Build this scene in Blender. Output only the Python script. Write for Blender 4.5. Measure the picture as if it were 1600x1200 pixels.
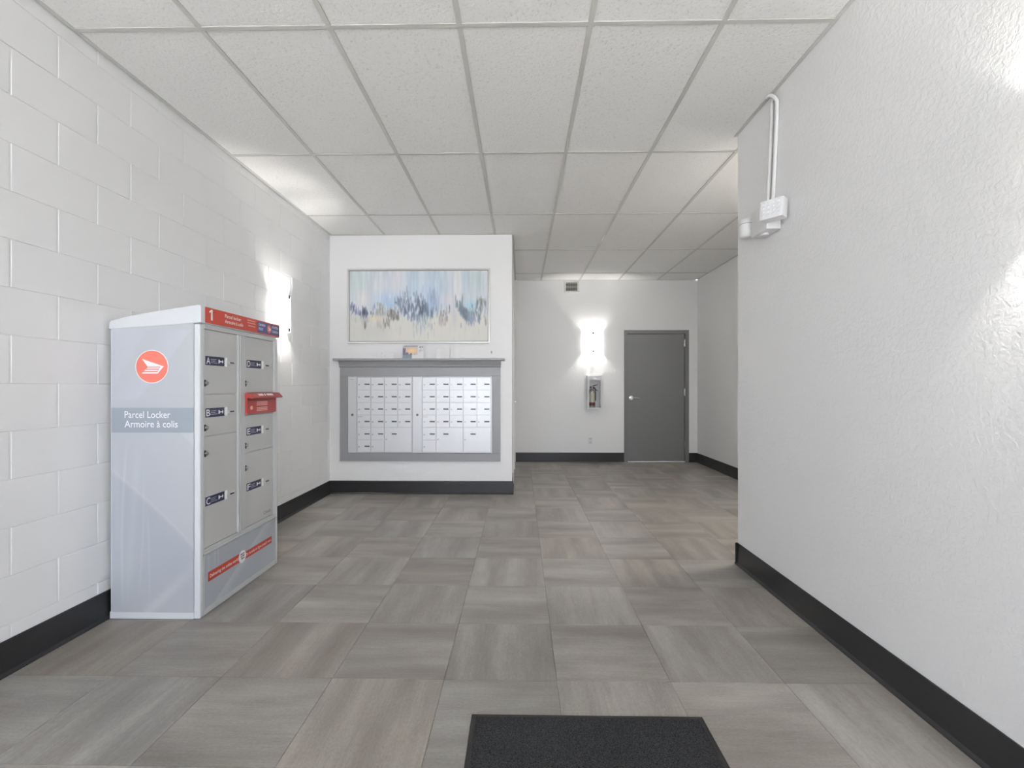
import bpy, bmesh, math, random
import numpy as np
from mathutils import Vector, Matrix

for o in list(bpy.data.objects):
    bpy.data.objects.remove(o, do_unlink=True)
scene = bpy.context.scene
COL = scene.collection
random.seed(7)

# ------------------------------------------------------------------ camera
cam_d = bpy.data.cameras.new('camera')
cam_d.sensor_fit = 'HORIZONTAL'; cam_d.sensor_width = 36.0
cam_d.lens = 744.72 / 1600 * 36.0
cam_d.shift_y = 4.14 / 1600
cam_d.clip_start = 0.05
cam = bpy.data.objects.new('camera', cam_d); COL.objects.link(cam)
cam.location = (0, 0, 1.1898)
cam.rotation_euler = (math.pi / 2, 0, 0.0177125)
scene.camera = cam

# ------------------------------------------------------------------ daylight, exposure
world = bpy.data.worlds.new('overcast_sky'); scene.world = world
world.use_nodes = True
bg = world.node_tree.nodes['Background']
bg.inputs['Color'].default_value = (0.845, 0.90, 1.0, 1)
bg.inputs['Strength'].default_value = 6.8
# portal in the storefront opening: guides the sampling of the sky, emits nothing itself
pd = bpy.data.lights.new('storefront_portal', 'AREA'); pd.shape = 'RECTANGLE'
pd.size = 3.56; pd.size_y = 2.7
pd.cycles.is_portal = True
po = bpy.data.objects.new('storefront_portal', pd); COL.objects.link(po)
po.location = (-0.33, -3.02, 1.4); po.rotation_euler = (math.pi / 2, 0, 0)
# added sun: strikes the pavement and floor inside the glass to brighten the ceiling
sd = bpy.data.lights.new('sun', 'SUN'); sd.energy = 265.0; sd.angle = math.radians(1.5); sd.color = (1.0, .98, .95)
so = bpy.data.objects.new('sun', sd); COL.objects.link(so)
so.rotation_euler = (math.radians(46), 0, math.radians(-4)); so.location = (0, -8, 8)
SCONCE_W = 29.0
FILL_LAMP_E = 98.0  # glow of the added, unseen lamp that brightens the alcove
vs = scene.view_settings
vs.view_transform = 'Standard'; vs.look = 'None'; vs.gamma = 1.0
vs.exposure = 0.17
try: vs.use_curve_mapping = False
except Exception: pass

# ------------------------------------------------------------------ measures of the room (metres)
XL, XR, XA = -2.12, 1.455, 2.785        # left wall, near right wall, far right wall
YM, YE, YB, YF = 5.265, 3.215, 7.56, -2.9   # mailbox wall, end of near right wall, back wall, storefront
XM = -0.093                             # right end of the mailbox wall
H = 2.872

# ------------------------------------------------------------------ materials
def lin(c):
    c = c / 255.0
    return c / 12.92 if c <= 0.04045 else ((c + 0.055) / 1.055) ** 2.4
def srgb(r, g, b, k=1.0):
    return (min(lin(r) * k, .93), min(lin(g) * k, .93), min(lin(b) * k, .93), 1)

def mat(name, col, rough=0.5, metal=0.0, spec=0.5, emit=None, estr=0.0):
    m = bpy.data.materials.new(name); m.use_nodes = True
    b = m.node_tree.nodes['Principled BSDF']
    b.inputs['Base Color'].default_value = col
    b.inputs['Roughness'].default_value = rough
    b.inputs['Metallic'].default_value = metal
    b.inputs['Specular IOR Level'].default_value = spec
    if emit:
        b.inputs['Emission Color'].default_value = emit
        b.inputs['Emission Strength'].default_value = estr
    return m
def N(m, kind, **kw):
    n = m.node_tree.nodes.new(kind)
    for k, v in kw.items():
        if k in n.inputs: n.inputs[k].default_value = v
        else: setattr(n, k, v)
    return n
def L(m, a, b): m.node_tree.links.new(a, b)
def bsdf(m): return m.node_tree.nodes['Principled BSDF']
def ramp(m, stops):
    n = m.node_tree.nodes.new('ShaderNodeValToRGB')
    el = n.color_ramp.elements
    while len(el) < len(stops): el.new(0.5)
    for e, (p, c) in zip(el, stops): e.position = p; e.color = c
    return n
def bump(m, height, strength=0.2, dist=0.01):
    b = N(m, 'ShaderNodeBump'); b.inputs['Strength'].default_value = strength; b.inputs['Distance'].default_value = dist
    L(m, height, b.inputs['Height']); L(m, b.outputs['Normal'], bsdf(m).inputs['Normal'])
    return b

M = {}
# plain painted wall with faint roller texture
M['paint'] = m = mat('smooth_white_paint', (.875, .875, .88, 1), .55)
tc = N(m, 'ShaderNodeTexCoord'); nz = N(m, 'ShaderNodeTexNoise', Scale=220.0, Detail=3.0)
L(m, tc.outputs['Object'], nz.inputs['Vector']); bump(m, nz.outputs['Fac'], .06, .002)
# knock-down textured wall
M['texture'] = m = mat('textured_white_paint', (.875, .875, .875, 1), .45)
tc = N(m, 'ShaderNodeTexCoord')
n1 = N(m, 'ShaderNodeTexNoise', Scale=55.0, Detail=3.0, Roughness=.55, Distortion=.5)
n2 = N(m, 'ShaderNodeTexNoise', Scale=9.0, Detail=2.0)
L(m, tc.outputs['Object'], n1.inputs['Vector']); L(m, tc.outputs['Object'], n2.inputs['Vector'])
r1 = ramp(m, [(.40, (0, 0, 0, 1)), (.62, (1, 1, 1, 1))]); L(m, n1.outputs['Fac'], r1.inputs['Fac'])
mx = N(m, 'ShaderNodeMath', operation='MULTIPLY_ADD'); mx.inputs[1].default_value = .5
L(m, n2.outputs['Fac'], mx.inputs[0]); L(m, r1.outputs['Color'], mx.inputs[2])
bump(m, mx.outputs[0], .26, .0028)
# painted concrete block
M['block'] = m = mat('painted_concrete_block', (.875, .875, .88, 1), .5)
tc = N(m, 'ShaderNodeTexCoord'); nz = N(m, 'ShaderNodeTexNoise', Scale=60.0, Detail=5.0)
L(m, tc.outputs['Object'], nz.inputs['Vector']); bump(m, nz.outputs['Fac'], .12, .003)
M['mortar'] = mat('painted_mortar', (.875, .875, .88, 1), .6)
# ceiling
M['tile_c'] = m = mat('fissured_ceiling_tile', (.80, .795, .78, 1), .85, spec=.2)
tc = N(m, 'ShaderNodeTexCoord'); oi = N(m, 'ShaderNodeObjectInfo')
ad = N(m, 'ShaderNodeVectorMath', operation='ADD'); mu = N(m, 'ShaderNodeMath', operation='MULTIPLY'); mu.inputs[1].default_value = 40
L(m, oi.outputs['Random'], mu.inputs[0]); L(m, tc.outputs['Object'], ad.inputs[0]); L(m, mu.outputs[0], ad.inputs[1])
n1 = N(m, 'ShaderNodeTexNoise', Scale=75.0, Detail=3.0, Roughness=.7); L(m, ad.outputs[0], n1.inputs['Vector'])
n2 = N(m, 'ShaderNodeTexNoise', Scale=30.0, Detail=2.0, Distortion=1.5); L(m, ad.outputs[0], n2.inputs['Vector'])
rp = ramp(m, [(.33, (.74, .735, .725, 1)), (.43, (.90, .895, .885, 1))]); L(m, n1.outputs['Fac'], rp.inputs['Fac'])
L(m, rp.outputs['Color'], bsdf(m).inputs['Base Color'])
av = N(m, 'ShaderNodeMath', operation='ADD'); L(m, n1.outputs['Fac'], av.inputs[0]); L(m, n2.outputs['Fac'], av.inputs[1])
bump(m, av.outputs[0], .45, .004)
M['tee'] = mat('grid_tee_enamel', (.60, .60, .575, 1), .5)
M['angle'] = mat('wall_angle_enamel', (.62, .62, .61, 1), .5)
M['dark_void'] = mat('plenum_grey', (.12, .12, .12, 1), .9)
# floor tiles: grain along x or along y
def floor_mat(name, along_y):
    m = mat(name, (.3, .3, .3, 1), .36, spec=.45)
    tc = N(m, 'ShaderNodeTexCoord'); oi = N(m, 'ShaderNodeObjectInfo')
    mp = N(m, 'ShaderNodeMapping')
    if along_y: mp.inputs['Rotation'].default_value = (0, 0, math.pi / 2)
    L(m, tc.outputs['Object'], mp.inputs['Vector'])
    mu = N(m, 'ShaderNodeMath', operation='MULTIPLY'); mu.inputs[1].default_value = 90
    L(m, oi.outputs['Random'], mu.inputs[0])
    ad = N(m, 'ShaderNodeVectorMath', operation='ADD'); L(m, mp.outputs[0], ad.inputs[0]); L(m, mu.outputs[0], ad.inputs[1])
    def layer(sx, sy, det, rough=.5, dist=0.0):
        v = N(m, 'ShaderNodeVectorMath', operation='MULTIPLY'); v.inputs[1].default_value = (sx, sy, 1)
        L(m, ad.outputs[0], v.inputs[0])
        n = N(m, 'ShaderNodeTexNoise', Scale=1.0, Detail=det, Roughness=rough, Distortion=dist)
        L(m, v.outputs[0], n.inputs['Vector']); return n.outputs['Fac']
    band = layer(1.1, 6.5, 2.5, .5)
    streak = layer(7, 95, 4, .6)
    grit = layer(75, 150, 3, .7)
    cloud = layer(7, 10, 3, .55, .4)
    def mad(a, k, b):
        n = N(m, 'ShaderNodeMath', operation='MULTIPLY_ADD'); n.inputs[1].default_value = k
        L(m, a, n.inputs[0])
        if isinstance(b, float): n.inputs[2].default_value = b
        else: L(m, b, n.inputs[2])
        return n.outputs[0]
    f = mad(band, 1.45, -.725 - .19 - .31 - .15 - .07 + .5)
    f = mad(streak, .38, f); f = mad(grit, .62, f); f = mad(cloud, .30, f)
    f = mad(oi.outputs['Random'], .14, f)
    rp = ramp(m, [(.05, (.185, .172, .162, 1)), (.42, (.262, .250, .236, 1)), (.72, (.345, .335, .315, 1)), (1.0, (.43, .42, .395, 1))])
    L(m, f, rp.inputs['Fac'])
    # some tiles lean brown, some grey
    wn = N(m, 'ShaderNodeTexWhiteNoise', noise_dimensions='1D'); L(m, oi.outputs['Random'], wn.inputs['W'])
    tr = ramp(m, [(0.0, (1.0, 1.0, 1.0, 1)), (1.0, (1.03, .975, .915, 1))]); L(m, wn.outputs['Value'], tr.inputs['Fac'])
    mm = N(m, 'ShaderNodeMix', data_type='RGBA', blend_type='MULTIPLY'); mm.inputs[0].default_value = 1
    L(m, rp.outputs['Color'], mm.inputs[6]); L(m, tr.outputs['Color'], mm.inputs[7])
    L(m, mm.outputs[2], bsdf(m).inputs['Base Color'])
    rr = N(m, 'ShaderNodeMapRange'); rr.inputs['To Min'].default_value = .30; rr.inputs['To Max'].default_value = .46
    L(m, grit, rr.inputs['Value']); L(m, rr.outputs[0], bsdf(m).inputs['Roughness'])
    bump(m, streak, .05, .001)
    return m
M['floor_x'] = floor_mat('vinyl_tile_grain_across', False)
M['floor_y'] = floor_mat('vinyl_tile_grain_along', True)
M['subfloor'] = mat('subfloor_grout', (.10, .095, .09, 1), .8)
M['base'] = m = mat('black_vinyl_base', (.021, .021, .023, 1), .33, spec=.5)
tc = N(m, 'ShaderNodeTexCoord'); nz = N(m, 'ShaderNodeTexNoise', Scale=6.0, Detail=6.0, Roughness=.7)
vv = N(m, 'ShaderNodeVectorMath', operation='MULTIPLY'); vv.inputs[1].default_value = (1, 1, 9); L(m, tc.outputs['Object'], vv.inputs[0]); L(m, vv.outputs[0], nz.inputs['Vector'])
rr = N(m, 'ShaderNodeMapRange'); rr.inputs['To Min'].default_value = .22; rr.inputs['To Max'].default_value = .48
L(m, nz.outputs['Fac'], rr.inputs['Value']); L(m, rr.outputs[0], bsdf(m).inputs['Roughness'])
M['door'] = m = mat('grey_door_enamel', (.205, .207, .212, 1), .38)
M['door_frame'] = mat('grey_frame_enamel', (.19, .191, .196, 1), .4)
M['grey_wood'] = m = mat('grey_painted_wood', (.335, .34, .355, 1), .42)
tc = N(m, 'ShaderNodeTexCoord'); nz = N(m, 'ShaderNodeTexNoise', Scale=30.0, Detail=3.0); L(m, tc.outputs['Object'], nz.inputs['Vector']); bump(m, nz.outputs['Fac'], .05, .002)
M['alu'] = mat('pale_anodised_aluminium', (.72, .73, .76, 1), .36, .25)
M['mbdoor'] = mat('white_mailbox_enamel', (.80, .815, .85, 1), .30, .1)
M['chrome'] = mat('polished_steel', (.72, .72, .72, 1), .18, 1)
M['clip'] = mat('dull_nickel', (.10, .10, .10, 1), .5)
M['steel'] = mat('brushed_steel', (.55, .55, .56, 1), .35, 1)
M['darkplate'] = mat('dark_number_plate', (.09, .095, .11, 1), .5)
M['keyhole'] = mat('black_keyway', (.01, .01, .01, 1), .5)
M['white_plastic'] = mat('white_plastic', (.80, .80, .80, 1), .35)
M['lk_white'] = mat('locker_white_plastic', (.68, .70, .73, 1), .32)
M['lk_grey'] = mat('locker_grey_enamel', (.58, .583, .58, 1), .36, .1)
M['lk_frame'] = mat('locker_frame_aluminium', (.60, .615, .625, 1), .33, .2)
M['lk_band'] = mat('locker_grey_band', srgb(158, 167, 179, .92), .4)
M['lk_panel'] = mat('locker_panel_vinyl', srgb(184, 188, 194), .38)
M['lk_red'] = mat('locker_red', (.46, .05, .027, 1), .4)
M['slot_red'] = mat('letter_slot_red', (.36, .048, .042, 1), .38)
M['logo_red'] = mat('emblem_red', (.66, .16, .12, 1), .4)
M['navy'] = mat('navy_label', (.028, .030, .085, 1), .4)
M['blue_sign'] = mat('blue_sign_panel', (.07, .09, .24, 1), .4)
M['ink_white'] = mat('white_print', (.88, .89, .91, 1), .45)
M['ink_pink'] = mat('pale_print_on_red', (.78, .42, .37, 1), .45)
M['ink_pale'] = mat('pale_blue_print', (.36, .37, .46, 1), .45)
M['ink_grey'] = mat('grey_print', (.16, .16, .17, 1), .5)
M['frame_silver'] = mat('champagne_silver_frame', (.70, .70, .69, 1), .3, .3)
M['frame_dark'] = mat('dark_frame_lip', (.22, .22, .22, 1), .4, .4)
M['paper'] = mat('white_card_paper', (.78, .78, .78, 1), .6)
M['black_metal'] = mat('black_metal', (.025, .025, .025, 1), .4, .4)
M['extinguisher'] = mat('extinguisher_silver_body', (.58, .57, .56, 1), .28, .7)
M['cream'] = mat('cream_sticker', (.68, .66, .52, 1), .5)
M['maroon'] = mat('maroon_band', (.17, .025, .03, 1), .45)
M['cabinet'] = mat('white_steel_cabinet', (.82, .82, .83, 1), .35)
M['vent'] = mat('vent_enamel', (.72, .72, .70, 1), .45)
M['vent_dark'] = mat('vent_duct_shade', (.03, .03, .03, 1), .8)
M['mat_rubber'] = mat('mat_black_rubber', (.012, .012, .012, 1), .5)
M['mat_pile'] = m = mat('mat_charcoal_pile', (.03, .03, .033, 1), .95, spec=.1)
tc = N(m, 'ShaderNodeTexCoord'); nz = N(m, 'ShaderNodeTexNoise', Scale=330.0, Detail=2.0); L(m, tc.outputs['Object'], nz.inputs['Vector'])
rp = ramp(m, [(.35, (.010, .010, .011, 1)), (.65, (.062, .062, .066, 1))]); L(m, nz.outputs['Fac'], rp.inputs['Fac']); L(m, rp.outputs['Color'], bsdf(m).inputs['Base Color'])
bump(m, nz.outputs['Fac'], .8, .004)
M['concrete'] = mat('pavement_concrete', (.55, .54, .52, 1), .85)
M['alu_dark'] = mat('storefront_aluminium', (.35, .35, .36, 1), .4, .6)
# thin clear glass: see-through with a mirror glint at grazing angles
M['glass'] = m = bpy.data.materials.new('thin_clear_glass'); m.use_nodes = True
nt = m.node_tree; nt.nodes.remove(nt.nodes['Principled BSDF'])
tr = N(m, 'ShaderNodeBsdfTransparent'); gl = N(m, 'ShaderNodeBsdfGlossy'); gl.inputs['Roughness'].default_value = .02
fr = N(m, 'ShaderNodeFresnel', IOR=1.45); ms = N(m, 'ShaderNodeMixShader')
tr.inputs['Color'].default_value = (.985, .985, .985, 1)
L(m, fr.outputs[0], ms.inputs[0]); L(m, tr.outputs[0], ms.inputs[1]); L(m, gl.outputs[0], ms.inputs[2])
L(m, ms.outputs[0], nt.nodes['Material Output'].inputs['Surface'])
# frosted lamp glass lit from inside
M['shade'] = m = mat('lit_frosted_glass', (.85, .85, .84, 1), .5, emit=(1.0, .975, .93, 1), estr=4.5)
M['bulb'] = mat('lit_bulb', (1, 1, 1, 1), .5, emit=(1.0, .97, .92, 1), estr=4.0)
# printed / painted surfaces whose pigments are stored per vertex
def print_mat(name, rough):
    m = mat(name, (1, 1, 1, 1), rough); a = N(m, 'ShaderNodeVertexColor', layer_name='pigment')
    L(m, a.outputs['Color'], bsdf(m).inputs['Base Color']); return m
M['canvas'] = print_mat('painted_canvas', .6)
M['print'] = print_mat('printed_vinyl', .38)
M['card_print'] = print_mat('printed_card', .5)

# ------------------------------------------------------------------ builders
WP = {}      # world position of every object made here (no rotations above the parts unless noted)
def wp(o): return WP.get(o.name, Vector((0, 0, 0))) if o else Vector((0, 0, 0))
def link(name, data, world_loc, parent=None):
    o = bpy.data.objects.new(name, data); COL.objects.link(o)
    world_loc = Vector(world_loc); WP[o.name] = world_loc
    if parent: o.parent = parent
    o.location = world_loc - wp(parent)
    return o
def tag(o, label, cat, group=None, kind=None):
    o['label'] = label; o['category'] = cat
    if group: o['group'] = group
    if kind: o['kind'] = kind
    return o
def thing(name, label, cat, loc, group=None, kind=None):
    return tag(link(name, None, loc), label, cat, group, kind)

class MB:
    """collects shapes in world space and links them as one mesh"""
    def __init__(s): s.bm = bmesh.new()
    def _bev(s, geom_verts, bev, seg):
        if bev:
            es = {e for v in geom_verts for e in v.link_edges}
            bmesh.ops.bevel(s.bm, geom=list(es), offset=bev, segments=seg, affect='EDGES', profile=.6)
    def box(s, x0, x1, y0, y1, z0, z1, bev=0, seg=1):
        r = bmesh.ops.create_cube(s.bm, size=1)
        for v in r['verts']:
            v.co = Vector(((x0 + x1) / 2 + v.co.x * (x1 - x0), (y0 + y1) / 2 + v.co.y * (y1 - y0), (z0 + z1) / 2 + v.co.z * (z1 - z0)))
        s._bev(r['verts'], bev, seg); return s
    def cyl(s, p, axis, r, h, seg=20, r2=None, bev=0):
        """cylinder starting at p, going h along axis"""
        a = Vector(axis).normalized()
        q = Vector((0, 0, 1)).rotation_difference(a).to_matrix().to_4x4()
        m = Matrix.Translation(Vector(p) + a * h / 2) @ q
        c = bmesh.ops.create_cone(s.bm, cap_ends=True, segments=seg, radius1=r, radius2=r if r2 is None else r2, depth=h, matrix=m)
        if bev:
            es = {e for v in c['verts'] for e in v.link_edges if any(len(f.verts) > 4 for f in e.link_faces)}
            bmesh.ops.bevel(s.bm, geom=list(es), offset=bev, segments=2, affect='EDGES')
        return s
    def sphere(s, p, r, sc=(1, 1, 1), seg=16):
        m = Matrix.Translation(p) @ Matrix.Diagonal((sc[0], sc[1], sc[2], 1))
        bmesh.ops.create_uvsphere(s.bm, u_segments=seg, v_segments=seg // 2, radius=r, matrix=m); return s
    def prism(s, pts, d, bev=0, seg=1):
        """closed outline pts (3-D, planar) pushed along vector d"""
        d = Vector(d)
        a = [s.bm.verts.new(p) for p in pts]; b = [s.bm.verts.new(Vector(p) + d) for p in pts]
        n = len(pts); fs = [s.bm.faces.new(a[::-1]), s.bm.faces.new(b)]
        for i in range(n): fs.append(s.bm.faces.new((a[i], a[(i + 1) % n], b[(i + 1) % n], b[i])))
        bmesh.ops.recalc_face_normals(s.bm, faces=fs)
        s._bev(a + b, bev, seg); return s
    def tube(s, pts, r, seg=10):
        pts = [Vector(p) for p in pts]; rings = []
        for i, p in enumerate(pts):
            t = (pts[min(i + 1, len(pts) - 1)] - pts[max(i - 1, 0)]).normalized()
            u = t.orthogonal().normalized() if i == 0 else (u - t * u.dot(t)).normalized()
            w = t.cross(u)
            rings.append([s.bm.verts.new(p + (u * math.cos(k * 2 * math.pi / seg) + w * math.sin(k * 2 * math.pi / seg)) * r) for k in range(seg)])
        for a, b in zip(rings, rings[1:]):
            for k in range(seg): s.bm.faces.new((a[k], a[(k + 1) % seg], b[(k + 1) % seg], b[k]))
        s.bm.faces.new(rings[0][::-1]); s.bm.faces.new(rings[-1]); return s
    def lathe(s, prof, p, seg=24):
        """profile [(radius, z)] turned about the vertical through p"""
        p = Vector(p); rings = []
        for r, z in prof:
            rings.append([s.bm.verts.new(p + Vector((r * math.cos(k * 2 * math.pi / seg), r * math.sin(k * 2 * math.pi / seg), z))) for k in range(seg)])
        for a, b in zip(rings, rings[1:]):
            for k in range(seg): s.bm.faces.new((a[k], a[(k + 1) % seg], b[(k + 1) % seg], b[k]))
        s.bm.faces.new(rings[0][::-1]); s.bm.faces.new(rings[-1]); return s
    def build(s, name, mt, parent=None, smooth=False, origin=None):
        bm = s.bm
        bmesh.ops.recalc_face_normals(bm, faces=bm.faces[:])
        if origin is None:
            lo = Vector([min(v.co[i] for v in bm.verts) for i in range(3)]); hi = Vector([max(v.co[i] for v in bm.verts) for i in range(3)])
            origin = (lo + hi) / 2
            if parent is None: origin.z = lo.z
        origin = Vector(origin)
        for v in bm.verts: v.co -= origin
        me = bpy.data.meshes.new(name); bm.to_mesh(me); bm.free()
        me.materials.append(M[mt])
        if smooth:
            for p in me.polygons: p.use_smooth = True
            try: me.set_sharp_from_angle(angle=math.radians(38))
            except Exception: pass
        return link(name, me, origin, parent)
def box(name, x0, x1, y0, y1, z0, z1, mt, parent=None, bev=0, seg=1):
    return MB().box(x0, x1, y0, y1, z0, z1, bev, seg).build(name, mt, parent)
def share(name, src, loc, parent):      # another object on the same mesh data
    return link(name, src.data, loc, parent)

def text(name, s, mt, parent, origin, right, up, size, width=None, bold=0.0, align='LEFT'):
    cu = bpy.data.curves.new('t', 'FONT'); cu.body = s; cu.size = 1.0; cu.offset = bold; cu.resolution_u = 3
    ob = bpy.data.objects.new('t', cu); COL.objects.link(ob)
    dg = bpy.context.evaluated_depsgraph_get(); dg.update()
    me = bpy.data.meshes.new_from_object(ob.evaluated_get(dg))
    bpy.data.objects.remove(ob, do_unlink=True); bpy.data.curves.remove(cu)
    co = np.empty(len(me.vertices) * 3); me.vertices.foreach_get('co', co); co = co.reshape(-1, 3)
    x0, x1 = co[:, 0].min(), co[:, 0].max()
    sy = size; sx = (width / (x1 - x0)) if width else size
    off = {'LEFT': x0, 'CENTER': (x0 + x1) / 2, 'RIGHT': x1}[align]
    R_, U_ = np.array(right, float), np.array(up, float)
    w = ((co[:, 0] - off) * sx)[:, None] * R_ + (co[:, 1] * sy)[:, None] * U_
    me.vertices.foreach_set('co', w.ravel()); me.update()
    me.materials.clear(); me.materials.append(M[mt])
    me.name = name
    return link(name, me, origin, parent)

def pigment_sheet(name, mt, parent, origin, right, up, nx, ny, rgb):
    """grid of small faces from origin along right / up; rgb(u, v) -> array (.., 3) sRGB 0..255, v measured upward"""
    R_, U_ = np.array(right, float), np.array(up, float)
    u, v = np.meshgrid(np.linspace(0, 1, nx + 1), np.linspace(0, 1, ny + 1))
    P = u[..., None] * R_ + v[..., None] * U_
    P = P.reshape(-1, 3) - (R_ + U_) / 2
    idx = np.arange((nx + 1) * (ny + 1)).reshape(ny + 1, nx + 1)
    F = np.stack([idx[:-1, :-1], idx[:-1, 1:], idx[1:, 1:], idx[1:, :-1]], -1).reshape(-1, 4)
    me = bpy.data.meshes.new(name); me.from_pydata(P.tolist(), [], F.tolist())
    c = np.clip(rgb(u, v), 0, 255).reshape(-1, 3) / 255.0
    c = np.where(c <= .04045, c / 12.92, ((c + .055) / 1.055) ** 2.4)
    a = me.color_attributes.new('pigment', 'FLOAT_COLOR', 'POINT')
    a.data.foreach_set('color', np.concatenate([c, np.ones((len(c), 1))], 1).ravel().astype(np.float32))
    me.materials.append(M[mt])
    return link(name, me, Vector(origin) + Vector(R_ + U_) / 2, parent)

# ================================================================== THE ROOM
# ---- floor: slab plus tiles of 0.457 m, grain turned a quarter from tile to tile
REG = [(XL, XR, YF, YE), (XL, XA, YE, YM), (XM, XA, YM, YB)]
floor = MB().box(XL - .15, XA + .15, YF - .15, YB + .15, -.06, -.004).build('floor', 'subfloor')
tag(floor, 'grey stone-look vinyl tile floor of the lobby', 'floor', kind='structure')
TS = .4572
full = {}
for i in range(-5, 8):
    for j in range(-12, 14):
        ax, ay = -.30985 + TS * i, 1.9316 + TS * j
        bx = [1e9, -1e9, 1e9, -1e9]
        for (rx0, rx1, ry0, ry1) in REG:
            x0, x1, y0, y1 = max(ax, rx0), min(ax + TS, rx1), max(ay, ry0), min(ay + TS, ry1)
            if x1 - x0 > .01 and y1 - y0 > .01:
                bx = [min(bx[0], x0), max(bx[1], x1), min(bx[2], y0), max(bx[3], y1)]
        if bx[0] > bx[1]: continue
        g = .0006
        mt = 'floor_y' if (i + j) % 2 == 0 else 'floor_x'
        whole = abs(bx[1] - bx[0] - TS) < 1e-4 and abs(bx[3] - bx[2] - TS) < 1e-4
        if whole and mt in full:
            share('floor_tile', full[mt], (ax + TS / 2, ay + TS / 2, -.002), floor)
        else:
            o = MB().box(bx[0] + g, bx[1] - g, bx[2] + g, bx[3] - g, -.004, 0, .0007).build('floor_tile', mt, floor)
            if whole: full[mt] = o

# ---- ceiling: slab, lay-in tiles of 0.61 x 1.22 m, tees and wall angles
ceiling = MB().box(XL - .15, XA + .15, YF - .15, YB + .15, 3.02, 3.1).build('ceiling', 'dark_void')
tag(ceiling, 'suspended ceiling of white fissured tiles in a grey grid', 'ceiling', kind='structure')
GX = [-1.50325 + .6096 * i for i in range(-1, 8)]
GX[0] = XL + .012; GX[-1] = XA - .004
GY = [YF + .004] + [3.43163 + 1.2192 * j for j in range(-5, 4)] + [YB - .004]
fullc = None
for i in range(len(GX) - 1):
    for j in range(len(GY) - 1):
        x0, x1, y0, y1 = GX[i], GX[i + 1], GY[j], GY[j + 1]
        if x1 <= XM and y0 >= YM: continue
        if x0 >= XR and y1 <= YE: continue
        whole = abs(x1 - x0 - .6096) < 1e-3 and abs(y1 - y0 - 1.2192) < 1e-3
        dz = random.uniform(0, .0012)
        if whole and fullc:
            share('ceiling_tile', fullc, ((x0 + x1) / 2, (y0 + y1) / 2, H + .0095 + dz), ceiling)
        else:
            o = MB().box(x0 + .004, x1 - .004, y0 + .004, y1 - .004, H + .002, H + .017).build('ceiling_tile', 'tile_c', ceiling)
            if whole: fullc = o
def tee_cut(x, y0, y1):
    """stretch of a main tee at x that is not over the walls"""
    if x > XR: y0 = max(y0, YE)
    if x < XM: y1 = min(y1, YM)
    return y0, y1
for x in GX[1:-1]:
    y0, y1 = tee_cut(x, YF, YB)
    MB().box(x - .012, x + .012, y0, y1, H - .003, H + .001).box(x - .001, x + .001, y0, y1, H + .001, H + .03).build('main_tee', 'tee', ceiling)
for j, y in enumerate(GY[1:-1]):
    for i in range(len(GX) - 1):
        x0, x1 = GX[i], GX[i + 1]
        if x0 >= XR and y <= YE: continue
        if x1 <= XM and y >= YM: continue
        if x1 > XR and y < YE: x1 = XR
        if x0 < XM and y > YM: x0 = XM
        MB().box(x0 + (.012 if i else 0), x1 - .012, y - .012, y + .012, H - .0028, H + .001).build('cross_tee', 'tee', ceiling)
def angle(x0, x1, y0, y1): box('wall_angle', x0, x1, y0, y1, H - .002, H + .001, 'angle', ceiling)
angle(XL + .006, XL + .028, YF, YM - .001); angle(XL + .03, XM, YM - .022, YM - .001)
angle(XM + .001, XM + .023, YM, YB - .002); angle(XM + .03, XA - .03, YB - .022, YB - .001)
angle(XA - .022, XA - .001, YE + .03, YB - .03); angle(XR + .02, XA - .03, YE + .001, YE + .022)
angle(XR - .021, XR - .001, YF, YE + .018)

# ---- left wall of painted concrete block, running bond
wl = MB().box(XL - .15, XL - .0035, YF - .1, YM + .02, 0, H + .03).build('wall_left', 'mortar')
tag(wl, 'white painted concrete block wall behind the parcel locker', 'wall', kind='structure')
BH, BL_, J = .2, .4064, .0045
blk = {}
for k in range(15):
    z0, z1 = k * BH + .004, (k + 1) * BH + .004
    if k == 0: z0 = 0
    z1 = min(z1, H + .03)
    ph = 1.944 + (0 if k % 2 == 0 else .2032)
    n = math.floor((YF - ph) / BL_)
    y = ph + n * BL_
    while y < YM:
        y0, y1 = max(y, YF), min(y + BL_, YM)
        if y1 - y0 > .02:
            key = (round(y1 - y0, 4), round(z1 - z0, 4))
            ctr = (XL - .006, (y0 + y1) / 2, (z0 + z1) / 2)
            if key in blk: share('concrete_block', blk[key], ctr, wl)
            else:
                b = MB().box(XL - .012, XL, y0 + J, y1 - J, z0 + (.0006 if k else 0), z1 - .0006, .0017, 1).build('concrete_block', 'block', wl)
                blk[key] = b
        y += BL_

# ---- other walls
def wall(name, label, mt, boxes):
    mb = MB()
    for b in boxes: mb.box(*b)
    return tag(mb.build(name, mt), label, 'wall', kind='structure')
D1 = (1.636, 2.650, 2.081)      # back door opening incl. frame
wall('wall_back', 'white back wall with the grey door and the wall sconce', 'texture',
     [(XM - .02, D1[0] + .02, YB, YB + .15, 0, H + .001), (D1[1] - .02, XA + .15, YB, YB + .15, 0, H + .001), (D1[0] + .02, D1[1] - .02, YB, YB + .15, D1[2] - .02, H + .001),
      (D1[0] + .02, D1[1] - .02, YB + .1, YB + .15, 0, D1[2] - .02)])
SD = (5.86, 6.86, 2.10)         # side door in the flank of the mailbox wall
wall('wall_mailbox', 'smooth white wall carrying the mailboxes and the painting', 'paint',
     [(XL, XM, YM, YM + .12, 0, H + .001), (XM - .12, XM, YM + .12, SD[0], 0, H + .001), (XM - .12, XM, SD[1], YB, 0, H + .001), (XM - .12, XM, SD[0], SD[1], SD[2], H + .001)])
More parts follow.
